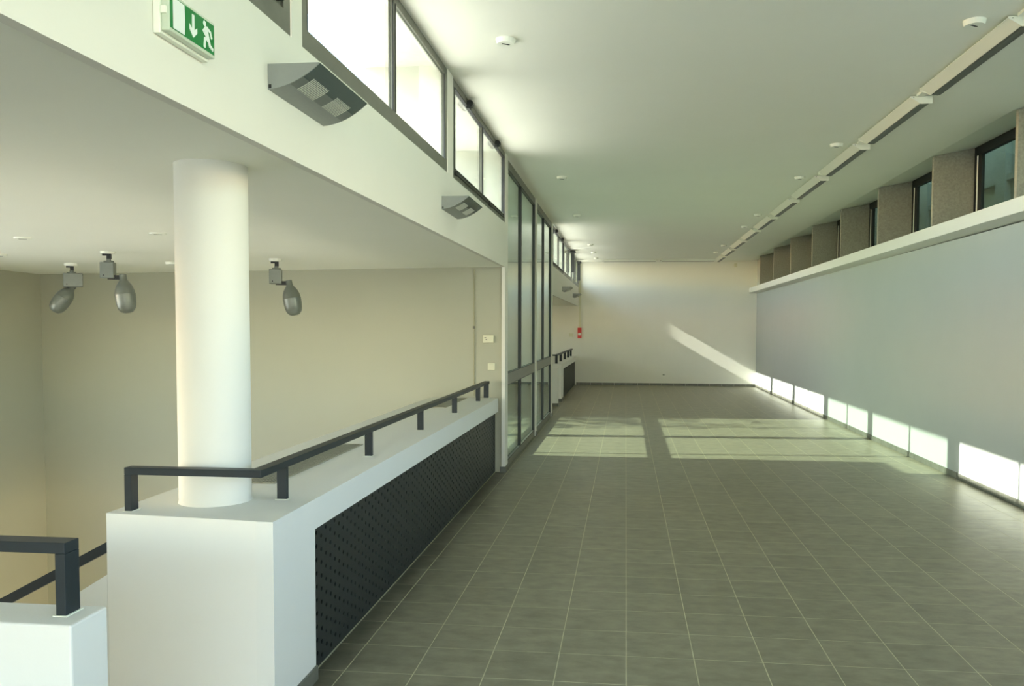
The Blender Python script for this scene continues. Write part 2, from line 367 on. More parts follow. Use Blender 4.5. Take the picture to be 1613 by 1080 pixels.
# ---------------------------------------------------------------- left windows
def framebox(b, x0, x1, y0, y1, z0, z1, t, tb=None, tt=None):
    tb = tb or t; tt = tt or t
    box(b, x0, x1, y0, y0+t, z0, z1); box(b, x0, x1, y1-t, y1, z0, z1)
    box(b, x0, x1, y0+t, y1-t, z0, z0+tb); box(b, x0, x1, y0+t, y1-t, z1-tt, z1)
def win_left(n, y0, y1, z0, kind, div=None, label=''):
    e = empty('window_%d' % n, (XL, y0, z0)); struct(e, label)
    inv = Matrix.Translation((-XL, -y0, -z0))
    def part(nm, b, m, p=e):
        o = obj(nm, b, m); o.parent = p; o.matrix_parent_inverse = inv if p is e else (p.matrix_parent_inverse @ Matrix.Identity(4)); return o
    z1 = zc(y1)-0.004
    div = div or (y0+y1)/2
    x0, x1 = XL-0.034, XL-0.004
    b = B(); framebox(b, x0, x1, y0+0.003, y1-0.003, z0, z1, 0.065, 0.09, 0.055); part('frame', b, frame_m)
    if kind == 'panel':
        b = B(); box(b, x0+0.01, x1-0.012, y0+0.068, y1-0.068, z0+0.09, z1-0.055); part('panel', b, frame_m)
        b = B(); box(b, x1-0.012, x1+0.028, y1-0.75, y1-0.42, z0+0.155, z0+0.185); box(b, x1-0.012, x1+0.035, y1-0.50, y1-0.42, z0+0.14, z0+0.20)
        box(b, x1-0.012, x1+0.016, y1-0.30, y1-0.10, z0+0.105, z0+0.125); part('closer_arm', b, black_m)
        b = B(); box(b, x1-0.012, x1+0.02, y1-0.24, y1-0.16, z0+0.27, z0+0.33); part('latch', b, black_m)
        return e
    zi0, zi1 = z0+0.09, z1-0.055
    if kind == 'sash':
        for yy in (y0+0.22*(y1-y0), y1-0.24*(y1-y0)):
            b = B(); cyl(b, (0,0), 0.03, -0.03, 0.03, 12)
            bmesh.ops.rotate(b, verts=b.verts, cent=(0,0,0), matrix=Matrix.Rotation(PI/2, 3, 'X'))
            bmesh.ops.translate(b, verts=b.verts, vec=(x1+0.022, yy, z1-0.045)); box(b, x1-0.002, x1+0.022, yy-0.05, yy+0.05, z1-0.09, z1-0.06); part('hinge', b, black_m)
        b = B(); box(b, x1, x1+0.010, y0+0.10, y0+0.62*(y1-y0), z0+0.043, z0+0.052)
        box(b, x1, x1+0.010, y0+0.64*(y1-y0), y1-0.08, z0+0.043, z0+0.052)
        box(b, x1, x1+0.016, y0+0.60*(y1-y0), y0+0.66*(y1-y0), z0+0.035, z0+0.060); box(b, x1, x1+0.016, y0+0.06, y0+0.14, z0+0.035, z0+0.060)
        part('drive_rod', b, black_m)
        b = B(); framebox(b, x0+0.008, x1+0.006, y0+0.068, y1-0.068, z0+0.068, z1-0.058, 0.012); part('gasket', b, black_m)
    b = B(); hw = 0.020 if kind == 'sash' else 0.026
    b = B(); box(b, x0+0.004, x1, div-hw, div+hw, zi0, zi1); part('mullion', b, frame_m)
    b = B(); box(b, x1-0.004, x1+0.004, div-hw-0.004, div-hw+0.004, zi0, zi1); box(b, x1-0.004, x1+0.004, div+hw-0.003, div+hw+0.003, zi0, zi1)
    box(b, x1-0.010, x1+0.001, y0+0.066, y0+0.074, zi0, zi1); box(b, x1-0.010, x1+0.001, y1-0.078, y1-0.066, zi0, zi1)
    part('bead', b, black_m)
    for a, c in ((y0+0.065, div-hw), (div+hw, y1-0.065)):
        b = B(); box(b, x1-0.020, x1-0.012, a, c, zi0, zi1); part('pane', b, glass_clear)
    return e
win_left(1, -2.80, 0.10, ZW, 'plain', label='high window of the left wall, behind the camera')
win_left(2, 0.25, 3.26, ZW, 'panel', label='dark grey shut panel at the top left corner')
win_left(3, 3.37, 6.20, ZW, 'plain', 4.765, label='largest high window, right of the exit sign')
win_left(4, 6.40, 9.20, ZW, 'sash', 7.75, label='high window with black hinges beside the glass wall')
win_left(5, 15.26, 18.02, ZW-0.03, 'sash', label='high window just beyond the glass wall')
win_left(6, 18.14, 20.74, ZW-0.03, 'plain', label='high window second beyond the glass wall')
w7 = win_left(7, 20.86, 23.58, ZW-0.03, 'plain', label='farthest high window, against the end wall')
bm = B(); box(bm, XL-0.22, XL, 23.58, YB, ZW-0.03, 3.60); struct(obj('trim_5', bm, plaster), 'narrow strip at the end wall')
# two dark sashes hanging open at the far end
for k, (yy, z0, nm) in enumerate(((20.30, 2.98, 'nearer'), (22.9, 2.93, 'farther'))):
    e = empty('open_sash', (XL, yy, z0)); thing(e, '%s of the two black sashes standing open at the far left windows' % nm, 'window sash', 'open black sashes at the far left windows')
    b = B(); box(b, 0.004, 0.085, 0, 0.035, 0.0, 0.50); obj('sash_frame', b, black_m, e)
    b = B(); box(b, 0.004, 0.12, -0.30, 0.0, 0.46, 0.50); obj('stay', b, black_m, e)

# ---------------------------------------------------------------- glass wall (two bays)
def glass_bay(n, y0, y1, div, label):
    e = empty('window_%d' % n, (XL, y0, 0)); struct(e, label); inv = Matrix.Translation((-XL, -y0, 0))
    def part(nm, b, m):
        o = obj(nm, b, m); o.parent = e; o.matrix_parent_inverse = inv; return o
    z1 = zc(y1)-0.004; x0, x1 = XL-0.075, XL-0.012
    b = B(); box(b, x0, x1, y0+0.002, y1-0.002, 0.001, 0.095); part('bottom_rail', b, frame_m)
    b = B(); box(b, x0, x1, y0+0.002, y1-0.002, z1-0.10, z1); part('top_rail', b, frame_m)
    b = B(); box(b, x0, x1+0.004, y0+0.002, y1-0.002, 0.975, 1.105); part('transom', b, frame_m)
    for a in (y0+0.002, y1-0.042):
        b = B(); box(b, x0, x1, a, a+0.04, 0.095, z1-0.10); part('side_frame', b, black_m)
    b = B(); box(b, x0, x1+0.002, div-0.026, div+0.026, 0.095, 0.975); box(b, x0, x1+0.002, div-0.026, div+0.026, 1.105, z1-0.10); part('mullion', b, black_m)
    b = B(); box(b, x1, x1+0.004, y0+0.03, y1-0.03, 0.093, 0.103); box(b, x1, x1+0.004, y0+0.03, y1-0.03, 1.103, 1.113); box(b, x1, x1+0.004, y0+0.03, y1-0.03, 0.967, 0.976)
    box(b, x1, x1+0.004, y0+0.03, y1-0.03, z1-0.11, z1-0.10); part('bead', b, black_m)
    for a, c in ((y0+0.042, div-0.026), (div+0.026, y1-0.042)):
        for p, q in ((0.095, 0.975), (1.105, z1-0.10)):
            b = B(); box(b, x0+0.035, x0+0.045, a, c, p, q); part('pane', b, glass_tint)
glass_bay(8, 9.42, 12.36, 10.72, 'floor to ceiling glazing, nearer bay')
glass_bay(9, 12.52, 15.06, 13.72, 'floor to ceiling glazing, farther bay')
bm = B(); box(bm, -1.9, XL-0.09, 9.42, 15.06, -0.3, 0.03); struct(obj('trim_6', bm, ext_grey), 'outside threshold of the glass wall')

# ---------------------------------------------------------------- outside ground, low roofs, tree
bm = B(); box(bm, -60, -1.9, 10.2, 15.14, -0.5, -0.05); box(bm, -60, XV-0.2, -40, 60, -0.5, -0.06); box(bm, -60, 60, -60, YF-0.25, -0.5, -0.07)
box(bm, -60, 60, YB+0.3, 60, -0.5, -0.06)
box(bm, 3.87, 60, -40, 60, -0.5, -0.075)
struct(obj('ground', bm, pave_m), 'pale paving outside')
bm = B(); box(bm, XV-0.3, XL-0.22, YF-0.3, 10.25, 2.67, 2.71); box(bm, XV-0.3, XL-0.22, 15.1, YB+0.2, 2.63, 2.68)
struct(obj('roof_low', bm, roof_m), 'pale low roof outside the high windows')

# ---------------------------------------------------------------- baseboards
def skirting(name, label, segs):
    e = empty(name, (0,0,0)); struct(e, label)
    me = {}
    for (x0, x1, y0, y1) in segs:
        b = B(); cx_, cy_ = (x0+x1)/2, (y0+y1)/2
        box(b, x0-cx_, x1-cx_, y0-cy_, y1-cy_, 0.001, 0.068)
        o = obj('tile', b, base_m, e); o.location = (cx_, cy_, 0)
    return e
g = 0.002
def along_y(x0, x1, y0, y1):
    s = []; y = Y0 + math.floor((y0-Y0)/T)*T
    while y < y1:
        a, c = max(y+g, y0), min(y+T-g, y1)
        if c-a > 0.01: s.append((x0, x1, a, c))
        y += T
    return s
def along_x(y0, y1, x0, x1):
    s = []; x = X0 + math.floor((x0-X0)/T)*T
    while x < x1:
        a, c = max(x+g, x0), min(x+T-g, x1)
        if c-a > 0.01: s.append((a, c, y0, y1))
        x += T
    return s
skirting('baseboard_right', 'dark tile skirting along the right wall', along_y(XR-0.011, XR-0.001, 5.0, YB-0.014))
skirting('baseboard_back', 'dark tile skirting along the end wall', along_x(YB-0.011, YB-0.001, -1.40, XR-0.012))
skirting('baseboard_left', 'dark tile skirting of the piers beside the glass wall',
         [(XL+0.001, XL+0.011, 9.19, 9.42), (-1.40, XL+0.011, 9.188, 9.198), (XL+0.005, XL+0.013, 12.36, 12.52), (XL+0.001, XL+0.011, 15.06, 15.26)])

# ---------------------------------------------------------------- parapets
PT = 0.845
def skirt_child(par, segs):
    for (x0, x1, y0, y1) in segs:
        b = B(); cx_, cy_ = (x0+x1)/2, (y0+y1)/2
        box(b, x0-cx_, x1-cx_, y0-cy_, y1-cy_, 0.001, 0.068)
        o = obj('skirting_tile', b, base_m, par); o.location = (cx_-par.location.x, cy_-par.location.y, -par.location.z)
def perforated(bm, y0, y1, z0, z1, xf, th, pitch=0.0625, r=0.0125):
    """steel sheet facing +x with staggered round holes"""
    ny = max(1, round((y1-y0)/pitch)); nz = max(1, round((z1-z0)/pitch))
    dy, dz = (y1-y0)/ny, (z1-z0)/nz
    for i in range(ny):
        off = 0.25*dz if i % 2 else -0.25*dz
        for j in range(nz):
            a0, a1 = y0+i*dy, y0+(i+1)*dy
            b0, b1 = z0+j*dz, z0+(j+1)*dz
            cy_, cz_ = (a0+a1)/2, (b0+b1)/2+off*0.9
            cor = [(a0,b0),(cy_,b0),(a1,b0),(a1,cz_),(a1,b1),(cy_,b1),(a0,b1),(a0,cz_)]
            ang = [-3*PI/4, -PI/2, -PI/4, 0, PI/4, PI/2, 3*PI/4, PI]
            O = [bm.verts.new((xf, p[0], p[1])) for p in cor]
            I = [bm.verts.new((xf, cy_+r*math.cos(t), cz_+r*math.sin(t))) for t in ang]
            K = [bm.verts.new((xf-th, cy_+r*math.cos(t), cz_+r*math.sin(t))) for t in ang]
            for k in range(8):
                l = (k+1) % 8
                bm.faces.new((O[k], O[l], I[l], I[k])); bm.faces.new((I[k], I[l], K[l], K[k]))
def parapet(y0, y1, xi, gy0, gy1, label, npan, cov_label, zt=PT, pitch=0.0625, xleft=-2.19, skew=0.0):
    e = empty('parapet', (xi, y0, 0)); thing(e, label, 'parapet')
    inv = Matrix.Translation((-xi, -y0, 0))
    b = B(); prism(b, [(xleft, y0+skew), (xi-0.075, y0+0.1*skew), (xi-0.075, y1), (xleft, y1)], 'z', -0.6, zt)
    prism(b, [(y0, 0.0), (gy0, 0.0), (gy0, 0.705), (gy1, 0.69), (y1, 0.69), (y1, zt), (y0, zt)], 'x', xi-0.075, xi)
    o = obj('body', b, plaster_white, e); o.matrix_parent_inverse = inv
    b = B(); box(b, xi-0.074, xi-0.060, gy0+0.002, gy1-0.002, 0.002, 0.688); o = obj('shade_backing', b, shade_m, e); o.matrix_parent_inverse = inv  # solid dark sheet behind the holes, painting the recess shade
    st = (gy1-gy0)/npan
    for k in range(npan):
        a, c = gy0+k*st+0.002, gy0+(k+1)*st-0.002
        b = B(); perforated(b, a+0.012, c-0.012, 0.03, 0.678, xi-0.035, 0.006, pitch)
        box(b, xi-0.041, xi-0.035, a, a+0.012, 0.012, 0.69-0.001); box(b, xi-0.041, xi-0.035, c-0.012, c, 0.012, 0.689)
        box(b, xi-0.041, xi-0.035, a, c, 0.678, 0.689); box(b, xi-0.041, xi-0.035, a, c, 0.010, 0.030)
        o = obj('perforated_panel', b, grille_m, e); o.matrix_parent_inverse = inv
    skirt_child(e, along_y(xi+0.001, xi+0.011, y0, gy0-0.002))
    return e
pA = parapet(3.20, 9.195, -1.42, 3.655, 9.19, 'thick white parapet with black perforated panels beside the tiled floor, under the column', 3, '', skew=0.07)
skirt_child(pA, [(-1.49, -1.409, 3.188, 3.199)])
pB = parapet(18.15, YB-0.003, -1.40, 18.75, YB-0.02, 'far white parapet with perforated panels, beyond the glass wall against the end wall', 3, '', zt=0.83)
skirt_child(pB, along_x(18.138, 18.149, -2.2, -1.39))

def plain_parapet(x0, x1, y0, y1, zt, label):
    e = empty('parapet', (x1, y0, 0)); thing(e, label, 'parapet')
    b = B(); box(b, x0-x1, 0, 0, y1-y0, -0.6, zt); obj('body', b, plaster_white, e, bevel=0.006)
    skirt_child(e, along_y(x1+0.001, x1+0.011, y0, y1) + along_x(y0-0.011, y0-0.001, max(x0, -3.0), x1+0.010))
    return e
plain_parapet(XV+0.003, -1.485, 2.055, 2.215, 0.83, 'short white parapet in the lower left corner, nearest the camera')
plain_parapet(XV+0.003, -1.39, 17.05, 17.23, 0.80, 'small far white parapet end just past the glass wall')

# sloping stair wall, flush with the parapet block, with its handrail and steps
e = empty('stair', (-2.3, 2.7, -1)); thing(e, 'stair going down to the left between the two white parapets', 'stair')
inv = Matrix.Translation((2.3, -2.7, 1))
b = B(); prism(b, [(-2.192, 0.580), (-2.192, -0.6), (-7.0, -3.19), (-7.5, -3.19), (-7.5, -2.72)], 'y', 3.271, 3.40)
o = obj('side_wall', b, plaster_white, e); o.matrix_parent_inverse = inv
for k in range(16):
    x = -1.62-0.28*k; z = -0.17*(k+1)
    b = B(); box(b, x-0.30, x, 2.22, 3.175, z-0.20, z); o = obj('step', b, tile_m, e); o.matrix_parent_inverse = inv
e = empty('handrail', (-2.193, 3.32, 0.697)); thing(e, 'dark flat handrail sloping down along the stair wall at the left', 'handrail')
b = B(); x1 = -5.2
hexa(b, [(0,-0.02,-0.02),(0,0.03,-0.02),(0,0.03,0.025),(0,-0.02,0.025)], [(x1,-0.02,-0.02+x1*0.53),(x1,0.03,-0.02+x1*0.53),(x1,0.03,0.025+x1*0.53),(x1,-0.02,0.025+x1*0.53)])
bmesh.ops.recalc_face_normals(b, faces=b.faces); obj('bar', b, rail_m, e)
for xx in (-1.2, -2.6, -4.0):
    b = B(); box(b, xx-0.012, xx+0.012, -0.02, 0.02, xx*0.56-0.14, xx*0.53); obj('bracket', b, rail_m, e)

# ---------------------------------------------------------------- railings on the parapets
RT, RH = 1.035, 0.031
def railing(pts, z0, zt, posts, label, wd=0.055):
    """pts: corner path of the flat bar (centre line); posts: (x, y, sx, sy)"""
    e = empty('railing', (pts[0][0], pts[0][1], z0)); thing(e, label, 'railing')
    inv = Matrix.Translation((-pts[0][0], -pts[0][1], -z0)); h = wd/2
    b = B()
    if len(pts) == 2:
        (ax, ay), (bx, by) = pts; box(b, min(ax,bx), max(ax,bx), ay-h, ay+h, zt-RH, zt)
    else:
        (ax, ay), (bx, by), (cx_, cy_) = pts
        prism(b, [(ax, ay-h), (bx+h, by-h), (bx+h, cy_), (bx-h, cy_), (bx-h, by+h), (ax, ay+h)], 'z', zt-RH, zt)
    o = obj('top_bar', b, rail_m, e, bevel=0.002); o.matrix_parent_inverse = inv
    for (x, y, sx, sy) in posts:
        b = B(); box(b, x-sx/2, x+sx/2, y-sy/2, y+sy/2, z0+0.001, zt-RH); o = obj('post', b, rail_m, e, bevel=0.0015); o.matrix_parent_inverse = inv
        b = B(); box(b, x-sx/2-0.006, x+sx/2+0.006, y-sy/2-0.006, y+sy/2+0.006, z0+0.0005, z0+0.003); o = obj('sealant', b, white_enamel, e); o.matrix_parent_inverse = inv
    return e
railing([(-2.130, 3.335), (-1.545, 3.335), (-1.545, 9.18)], PT, RT,
        [(-2.115, 3.335, 0.030, 0.055)] + [(-1.566, y, 0.045, 0.028) for y in (3.64, 4.93, 6.22, 7.50, 8.72)] + [(-1.552, 9.16, 0.055, 0.03)],
        'long dark steel railing turning the corner on the parapet with the column')
railing([(XV+0.05, 2.150), (-1.545, 2.150)], 0.83, 1.037, [(-1.56, 2.150, 0.03, 0.062), (-5.0, 2.150, 0.03, 0.062), (-3.5, 2.15, 0.03, 0.062)],
        'dark steel railing on the nearest white parapet, lower left corner', wd=0.062)
railing([(-2.1, 18.35), (-1.53, 18.35), (-1.53, YB-0.03)], 0.83, 1.035,
        [(-2.0, 18.35, 0.03, 0.055)] + [(-1.53, y, 0.055, 0.04) for y in (18.36, 19.6, 20.9, 22.1, 23.2)],
        'far dark railing on the parapet beyond the glass wall')

# ---------------------------------------------------------------- column
ccx, ccy, cr = -1.862, 3.585, 0.157
col = empty('column', (ccx, ccy, PT)); thing(col, 'white round column standing on the corner of the parapet', 'column')
b = B()
lathe(b, [(cr+0.004, 0.0), (cr, 0.008), (cr, zs(ccy)-PT-0.05), (cr+0.004, zs(ccy)-PT-0.012), (cr+0.008, zs(ccy)-PT+0.01)], 64)
obj('shaft', b, plaster, col, smooth=True)

# ---------------------------------------------------------------- gratings let into the parapet top
def grating(y0, y1, label):
    e = empty('air_grating', (-1.84, y0, PT)); thing(e, label, 'grating', 'gratings on the parapet top')
    L = y1-y0
    b = B(); box(b, -0.085, -0.077, 0, L, 0.0005, 0.006); box(b, 0.077, 0.085, 0, L, 0.0005, 0.006); box(b, -0.077, 0.077, 0, 0.01, 0.0005, 0.006); box(b, -0.077, 0.077, L-0.01, L, 0.0005, 0.006); obj('rim', b, louvre_m, e)
    b = B(); box(b, -0.077, 0.077, 0.01, L-0.01, 0.0003, 0.001); obj('shade_strip', b, shade_m, e)  # thin dark sheet, shade between the slats put in as colour
    for k in range(9):
        x = -0.072+k*0.0165
        b = B(); box(b, x, x+0.007, 0.01, L-0.01, 0.001, 0.005); obj('slat', b, louvre_m, e)
grating(3.98, 5.40, 'nearer metal air grating in the parapet top, behind the railing')
grating(7.95, 9.10, 'farther metal air grating in the parapet top, near the pier')

# ---------------------------------------------------------------- wall lamps
def sconce_proto():
    e = empty('wall_lamp', (XL, 3.03, 2.53))
    L = 0.575; H, D = 0.094, 0.205
    arc = []
    for k in range(13):
        t = k/12*PI/2*0.80
        arc.append((t, ))
    # section in (x, z): wall-bottom (0,0) curving out to the tip (D, H)
    import math as m
    sec = [(D*(s), H*(0.16*s + 0.84*s**2.1)) for s in [i/12 for i in range(13)]]
    full = [(0.0, H)] + sec
    b = B(); prism(b, full, 'y', 0.0, 0.006); obj('end_plate', b, sconce_m, e)
    b = B(); prism(b, full, 'y', L-0.006, L); obj('end_plate', b, sconce_m, e)
    def shell(i0, i1, y0, y1, m_, nm, out_=0.0, th=0.004):
        b = B()
        pts = []
        for i in range(i0, i1+1):
            x, z = sec[i]; a = sec[max(i-1,0)]; c = sec[min(i+1,12)]
            dx, dz = c[0]-a[0], c[1]-a[1]; l = m.hypot(dx, dz); nx, nz = dz/l, -dx/l
            pts.append(((x+nx*out_, z+nz*out_), (x-nx*th, z-nz*th)))
        o = [[b.verts.new((p[0], y, p[1])) for y in (y0, y1)] for p, q in pts]; q_ = [[b.verts.new((q[0], y, q[1])) for y in (y0, y1)] for p, q in pts]
        for i in range(len(o)-1):
            b.faces.new((o[i][0], o[i+1][0], o[i+1][1], o[i][1])); b.faces.new((q_[i][0], q_[i][1], q_[i+1][1], q_[i+1][0]))
            b.faces.new((o[i][0], q_[i][0], q_[i+1][0], o[i+1][0])); b.faces.new((o[i][1], o[i+1][1], q_[i+1][1], q_[i][1]))
        b.faces.new((o[0][0], o[0][1], q_[0][1], q_[0][0])); b.faces.new((o[-1][0], q_[-1][0], q_[-1][1], o[-1][1]))
        bmesh.ops.recalc_face_normals(b, faces=b.faces)
        ob = obj(nm, b, m_, e); 
        for p in ob.data.polygons: p.use_smooth = False
        return ob
    low = shell(0, 5, 0.006, L-0.006, sconce_m, 'lower_cover')
    band = shell(5, 8, 0.006, L-0.006, mat_band, 'louvre_band')
    top = shell(8, 12, 0.006, L-0.006, sconce_dark, 'diffuser')
    for y0 in (0.070, 0.330):
        for k in range(12):
            yy = y0 + k*0.0140
            b_ = shell(5, 9, yy, yy+0.0050, slit_m, 'slit', out_=0.0015)
            b_.parent = band
    b = B(); box(b, 0.0005, 0.006, 0.008, L-0.008, 0.004, H-0.004); obj('back_plate', b, sconce_m, e)
    b = B(); box(b, D-0.004, D+0.001, 0.0, L, H-0.002, H+0.001); obj('front_edge', b, white_enamel, e)
    b = B(); box(b, 0.004, 0.014, -0.002, 0.0, 0.004, 0.018); obj('screw', b, black_m, e)
    return e
mat_band = mat('sconce_band', (0.17, 0.19, 0.18), 0.35, metal=0.2)
sc0 = sconce_proto(); thing(sc0, 'nearest grey curved wall lamp, right of the exit sign', 'wall lamp', 'grey wall lamps under the high windows')
dup(sc0, (XL, 5.99, 2.50), 0, 'grey curved wall lamp beside the glass wall, second from the exit sign')
dup(sc0, (XL, 17.45, 2.40), 0, 'small distant grey wall lamp, nearer of the two beyond the glass wall')
dup(sc0, (XL, 21.0, 2.40), 0, 'farthest grey wall lamp, closest to the end wall')

# ---------------------------------------------------------------- exit sign
e = empty('exit_sign', (XL, 2.265, 2.474)); thing(e, 'green emergency exit sign with running figure and down arrow', 'exit sign')
Ls, Hs, Ds = 0.275, 0.125, 0.050
b = B(); box(b, 0.0005, 0.022, 0, Ls, 0, Hs); obj('back_plate', b, sign_body, e, bevel=0.003)
b = B(); box(b, 0.022, 0.046, 0.006, Ls-0.004, 0.008, Hs-0.006); obj('clear_cover', b, sign_clear, e, bevel=0.003)
b = B(); box(b, 0.024, 0.040, -0.001, 0.006, 0.055, 0.075); obj('tube_holder', b, sign_body, e)
fx = 0.0462
b = B(); box(b, fx-0.0005, fx+0.0008, 0.012, Ls-0.010, 0.018, 0.110); pg = obj('green_panel', b, green_m, e)
def gpoly(nm, pts, m_=sign_white, th=0.0009):
    b = B(); prism(b, pts, 'x', fx+0.0008, fx+0.0008+th); o = obj(nm, b, m_, e); return o
# u 0..1 over the panel length, v 0..1 over its height
U0, U1, V0, V1 = 0.012, Ls-0.010, 0.018, 0.110
def uv(p): return (U0+(U1-U0)*p[0], V0+(V1-V0)*p[1])
gpoly('pale_bar', [uv(p) for p in ((0.055, 0.03), (0.30, 0.03), (0.31, 0.5), (0.30, 0.97), (0.055, 0.97))])
gpoly('arrow', [uv(p) for p in ((0.470,0.88),(0.525,0.88),(0.525,0.40),(0.585,0.52),(0.585,0.35),(0.497,0.14),(0.41,0.35),(0.41,0.52),(0.470,0.40))])
NS = [0]
def stroke(bm, p, q, wd):
    NS[0] += 1; th = 0.0009+0.00012*NS[0]
    p, q = Vector(uv(p)), Vector(uv(q)); d = (q-p).normalized(); nrm = Vector((-d.y, d.x))*wd/2; p = p-d*wd*0.35; q = q+d*wd*0.35
    pts = [p+nrm, p-nrm, q-nrm, q+nrm]
    hexa(bm, [(fx+0.0008, a.x, a.y) for a in pts], [(fx+0.0008+th, a.x, a.y) for a in pts])
b = B()
for p, q, wd in (((0.80,0.72),(0.845,0.40),0.018), ((0.79,0.74),(0.735,0.60),0.008), ((0.735,0.60),(0.79,0.50),0.008), ((0.83,0.75),(0.90,0.68),0.009), ((0.90,0.68),(0.93,0.52),0.008),
                 ((0.83,0.42),(0.765,0.36),0.010), ((0.765,0.36),(0.755,0.10),0.010), ((0.85,0.42),(0.885,0.22),0.011), ((0.885,0.22),(0.95,0.15),0.010)):
    stroke(b, p, q, wd)
c = uv((0.765, 0.86)); hexa(b, [(fx+0.0008, c[0]+0.0085*math.cos(t*PI/8), c[1]+0.0085*math.sin(t*PI/8)) for t in range(16)], [(fx+0.0017, c[0]+0.0085*math.cos(t*PI/8), c[1]+0.0085*math.sin(t*PI/8)) for t in range(16)])
bmesh.ops.recalc_face_normals(b, faces=b.faces)
obj('running_figure', b, sign_white, e)

# ---------------------------------------------------------------- spotlights hanging over the void
def spot_proto(gx=0.0, hx=0.10, tilt=(0.0, 0.12), hz=-0.20, bw=(0.12, 0.10)):
    e = empty('spotlight', (0,0,0))
    b = B(); cyl(b, (0,0), 0.062, -0.034, 0.0, 28, 0.066); obj('ceiling_rose', b, white_enamel, e)
    b = B(); box(b, -0.045, 0.03, -0.012, 0.012, -0.052, -0.0345); box(b, -0.008, 0.030, -0.014, 0.014, -0.082, -0.050); obj('adapter', b, black_m, e)
    b = B(); cyl(b, (0.008,0), 0.020, -0.100, -0.082, 16); cyl(b, (0.008,0), 0.045, -0.112, -0.100, 20); obj('swivel', b, sil_m, e)
    b = B(); box(b, gx-bw[0]/2, gx+bw[0]/2, -bw[1]/2, bw[1]/2, -0.262, -0.113); g_ = obj('gear_box', b, sil_m, e, bevel=0.006)
    b = B(); cyl(b, (0,0), 0.007, -0.002, 0.0, 12); bmesh.ops.rotate(b, verts=b.verts, cent=(0,0,0), matrix=Matrix.Rotation(-PI/2, 3, 'X')); bmesh.ops.translate(b, verts=b.verts, vec=(gx-bw[0]/2+0.035, -bw[1]/2-0.0035, -0.235)); s_ = obj('screw', b, black_m, g_)
    b = B(); box(b, min(gx, hx), max(gx, hx)+0.01, -0.02, 0.02, hz-0.05, hz-0.01); obj('arm', b, black_m, e)
    prof = [(0.030,0.0),(0.034,-0.004),(0.034,-0.055),(0.048,-0.075),(0.070,-0.105),(0.084,-0.145),(0.090,-0.185)]
    prof2 = [(0.0905,-0.186),(0.090,-0.235),(0.086,-0.285),(0.074,-0.325),(0.052,-0.352),(0.028,-0.362)]
    R = Matrix.Rotation(tilt[0], 3, 'X') @ Matrix.Rotation(-tilt[1], 3, 'Y')
    for nm, pr in (('lamp_head', prof), ('lamp_hood', prof2)):
        b = B(); lathe(b, pr, 32); bmesh.ops.rotate(b, verts=b.verts, cent=(0,0,0), matrix=R); bmesh.ops.translate(b, verts=b.verts, vec=(hx, 0, hz)); obj(nm, b, sil_m, e, smooth=True)
    return e
g_sp = 'spotlights under the stairwell ceiling'
s1 = spot_proto(gx=0.0, hx=0.125, tilt=(0.0, 0.10), hz=-0.222); s1.location = (-4.80, 7.27, zs(7.27)); s1.rotation_euler.z = 0.32
thing(s1, 'grey spotlight with bottle shaped head, middle of three, nearest left of the column', 'spotlight', g_sp)
s2 = spot_proto(gx=0.0, hx=0.125, tilt=(0.0, 0.17), hz=-0.222); s2.location = (-3.54, 8.11, zs(8.11)); s2.rotation_euler.z = 0.30
thing(s2, 'grey spotlight right of the white column', 'spotlight', g_sp)
s3 = spot_proto(gx=0.02, hx=0.03, tilt=(0.0, -0.60), hz=-0.235, bw=(0.19, 0.13)); s3.location = (-6.04, 8.49, zs(8.49)); s3.rotation_euler.z = 0.62
thing(s3, 'leftmost grey spotlight, its head tilted down to the left', 'spotlight', g_sp)

# ---------------------------------------------------------------- ceiling roses
def rose_proto():
    e = empty('ceiling_rose', (0,0,0))
    b = B(); cyl(b, (0,0), 0.060, -0.032, 0.0, 28, 0.068); obj('cover', b, white_enamel, e)
    b = B(); box(b, -0.028, 0.028, -0.007, 0.007, -0.0335, -0.0321); obj('socket_slot', b, black_m, e)
    return e
rp = rose_proto(); first = True
def rose(x, y, z, label, group):
    global first
    if first: rp.location = (x, y, z); rp.rotation_euler.z = 0.6; rp['label'] = label; o = rp; first = False
    else: o = dup(rp, (x, y, z), 0.6, label)
    o['category'] = 'ceiling fitting'; o['group'] = group
GL, GR, GV = 'round ceiling fittings near the left windows', 'round ceiling fittings near the long lights', 'round fittings on the stairwell ceiling'
nth = ['nearest', 'second nearest', 'third nearest', 'fourth nearest', 'fifth nearest', 'farthest']
for k, (x, y) in enumerate(((-0.82, 5.62), (-0.83, 10.70), (-0.84, 14.15), (-0.81, 18.9), (-0.81, 20.7), (-0.81, 22.3))):
    rose(x, y, zc(y), 'round white ceiling fitting in the row beside the left windows, %s' % nth[k], GL)
nr = ['nearest', 'second nearest', 'third nearest', 'fourth nearest', 'fifth nearest', 'sixth nearest', 'farthest']
for k, (x, y) in enumerate(((2.165, 5.58), (2.19, 9.12), (2.19, 10.98), (2.19, 14.35), (2.19, 15.9), (2.20, 19.3), (2.20, 20.9))):
    rose(x, y, zc(y), 'round white ceiling fitting in the row beside the long ceiling lights, %s' % nr[k], GR)
for (x, y), lb in (((-4.78, 6.15), 'round white fitting on the stairwell ceiling, top left of the spotlights'), ((-3.52, 5.95), 'round white fitting on the stairwell ceiling just left of the column top'),
                   ((-6.02, 7.43), 'round white fitting at the left picture edge of the stairwell ceiling'), ((-4.82, 8.40), 'round white fitting low beside the column, half hidden behind it')):
    rose(x, y, zs(y), lb, GV)

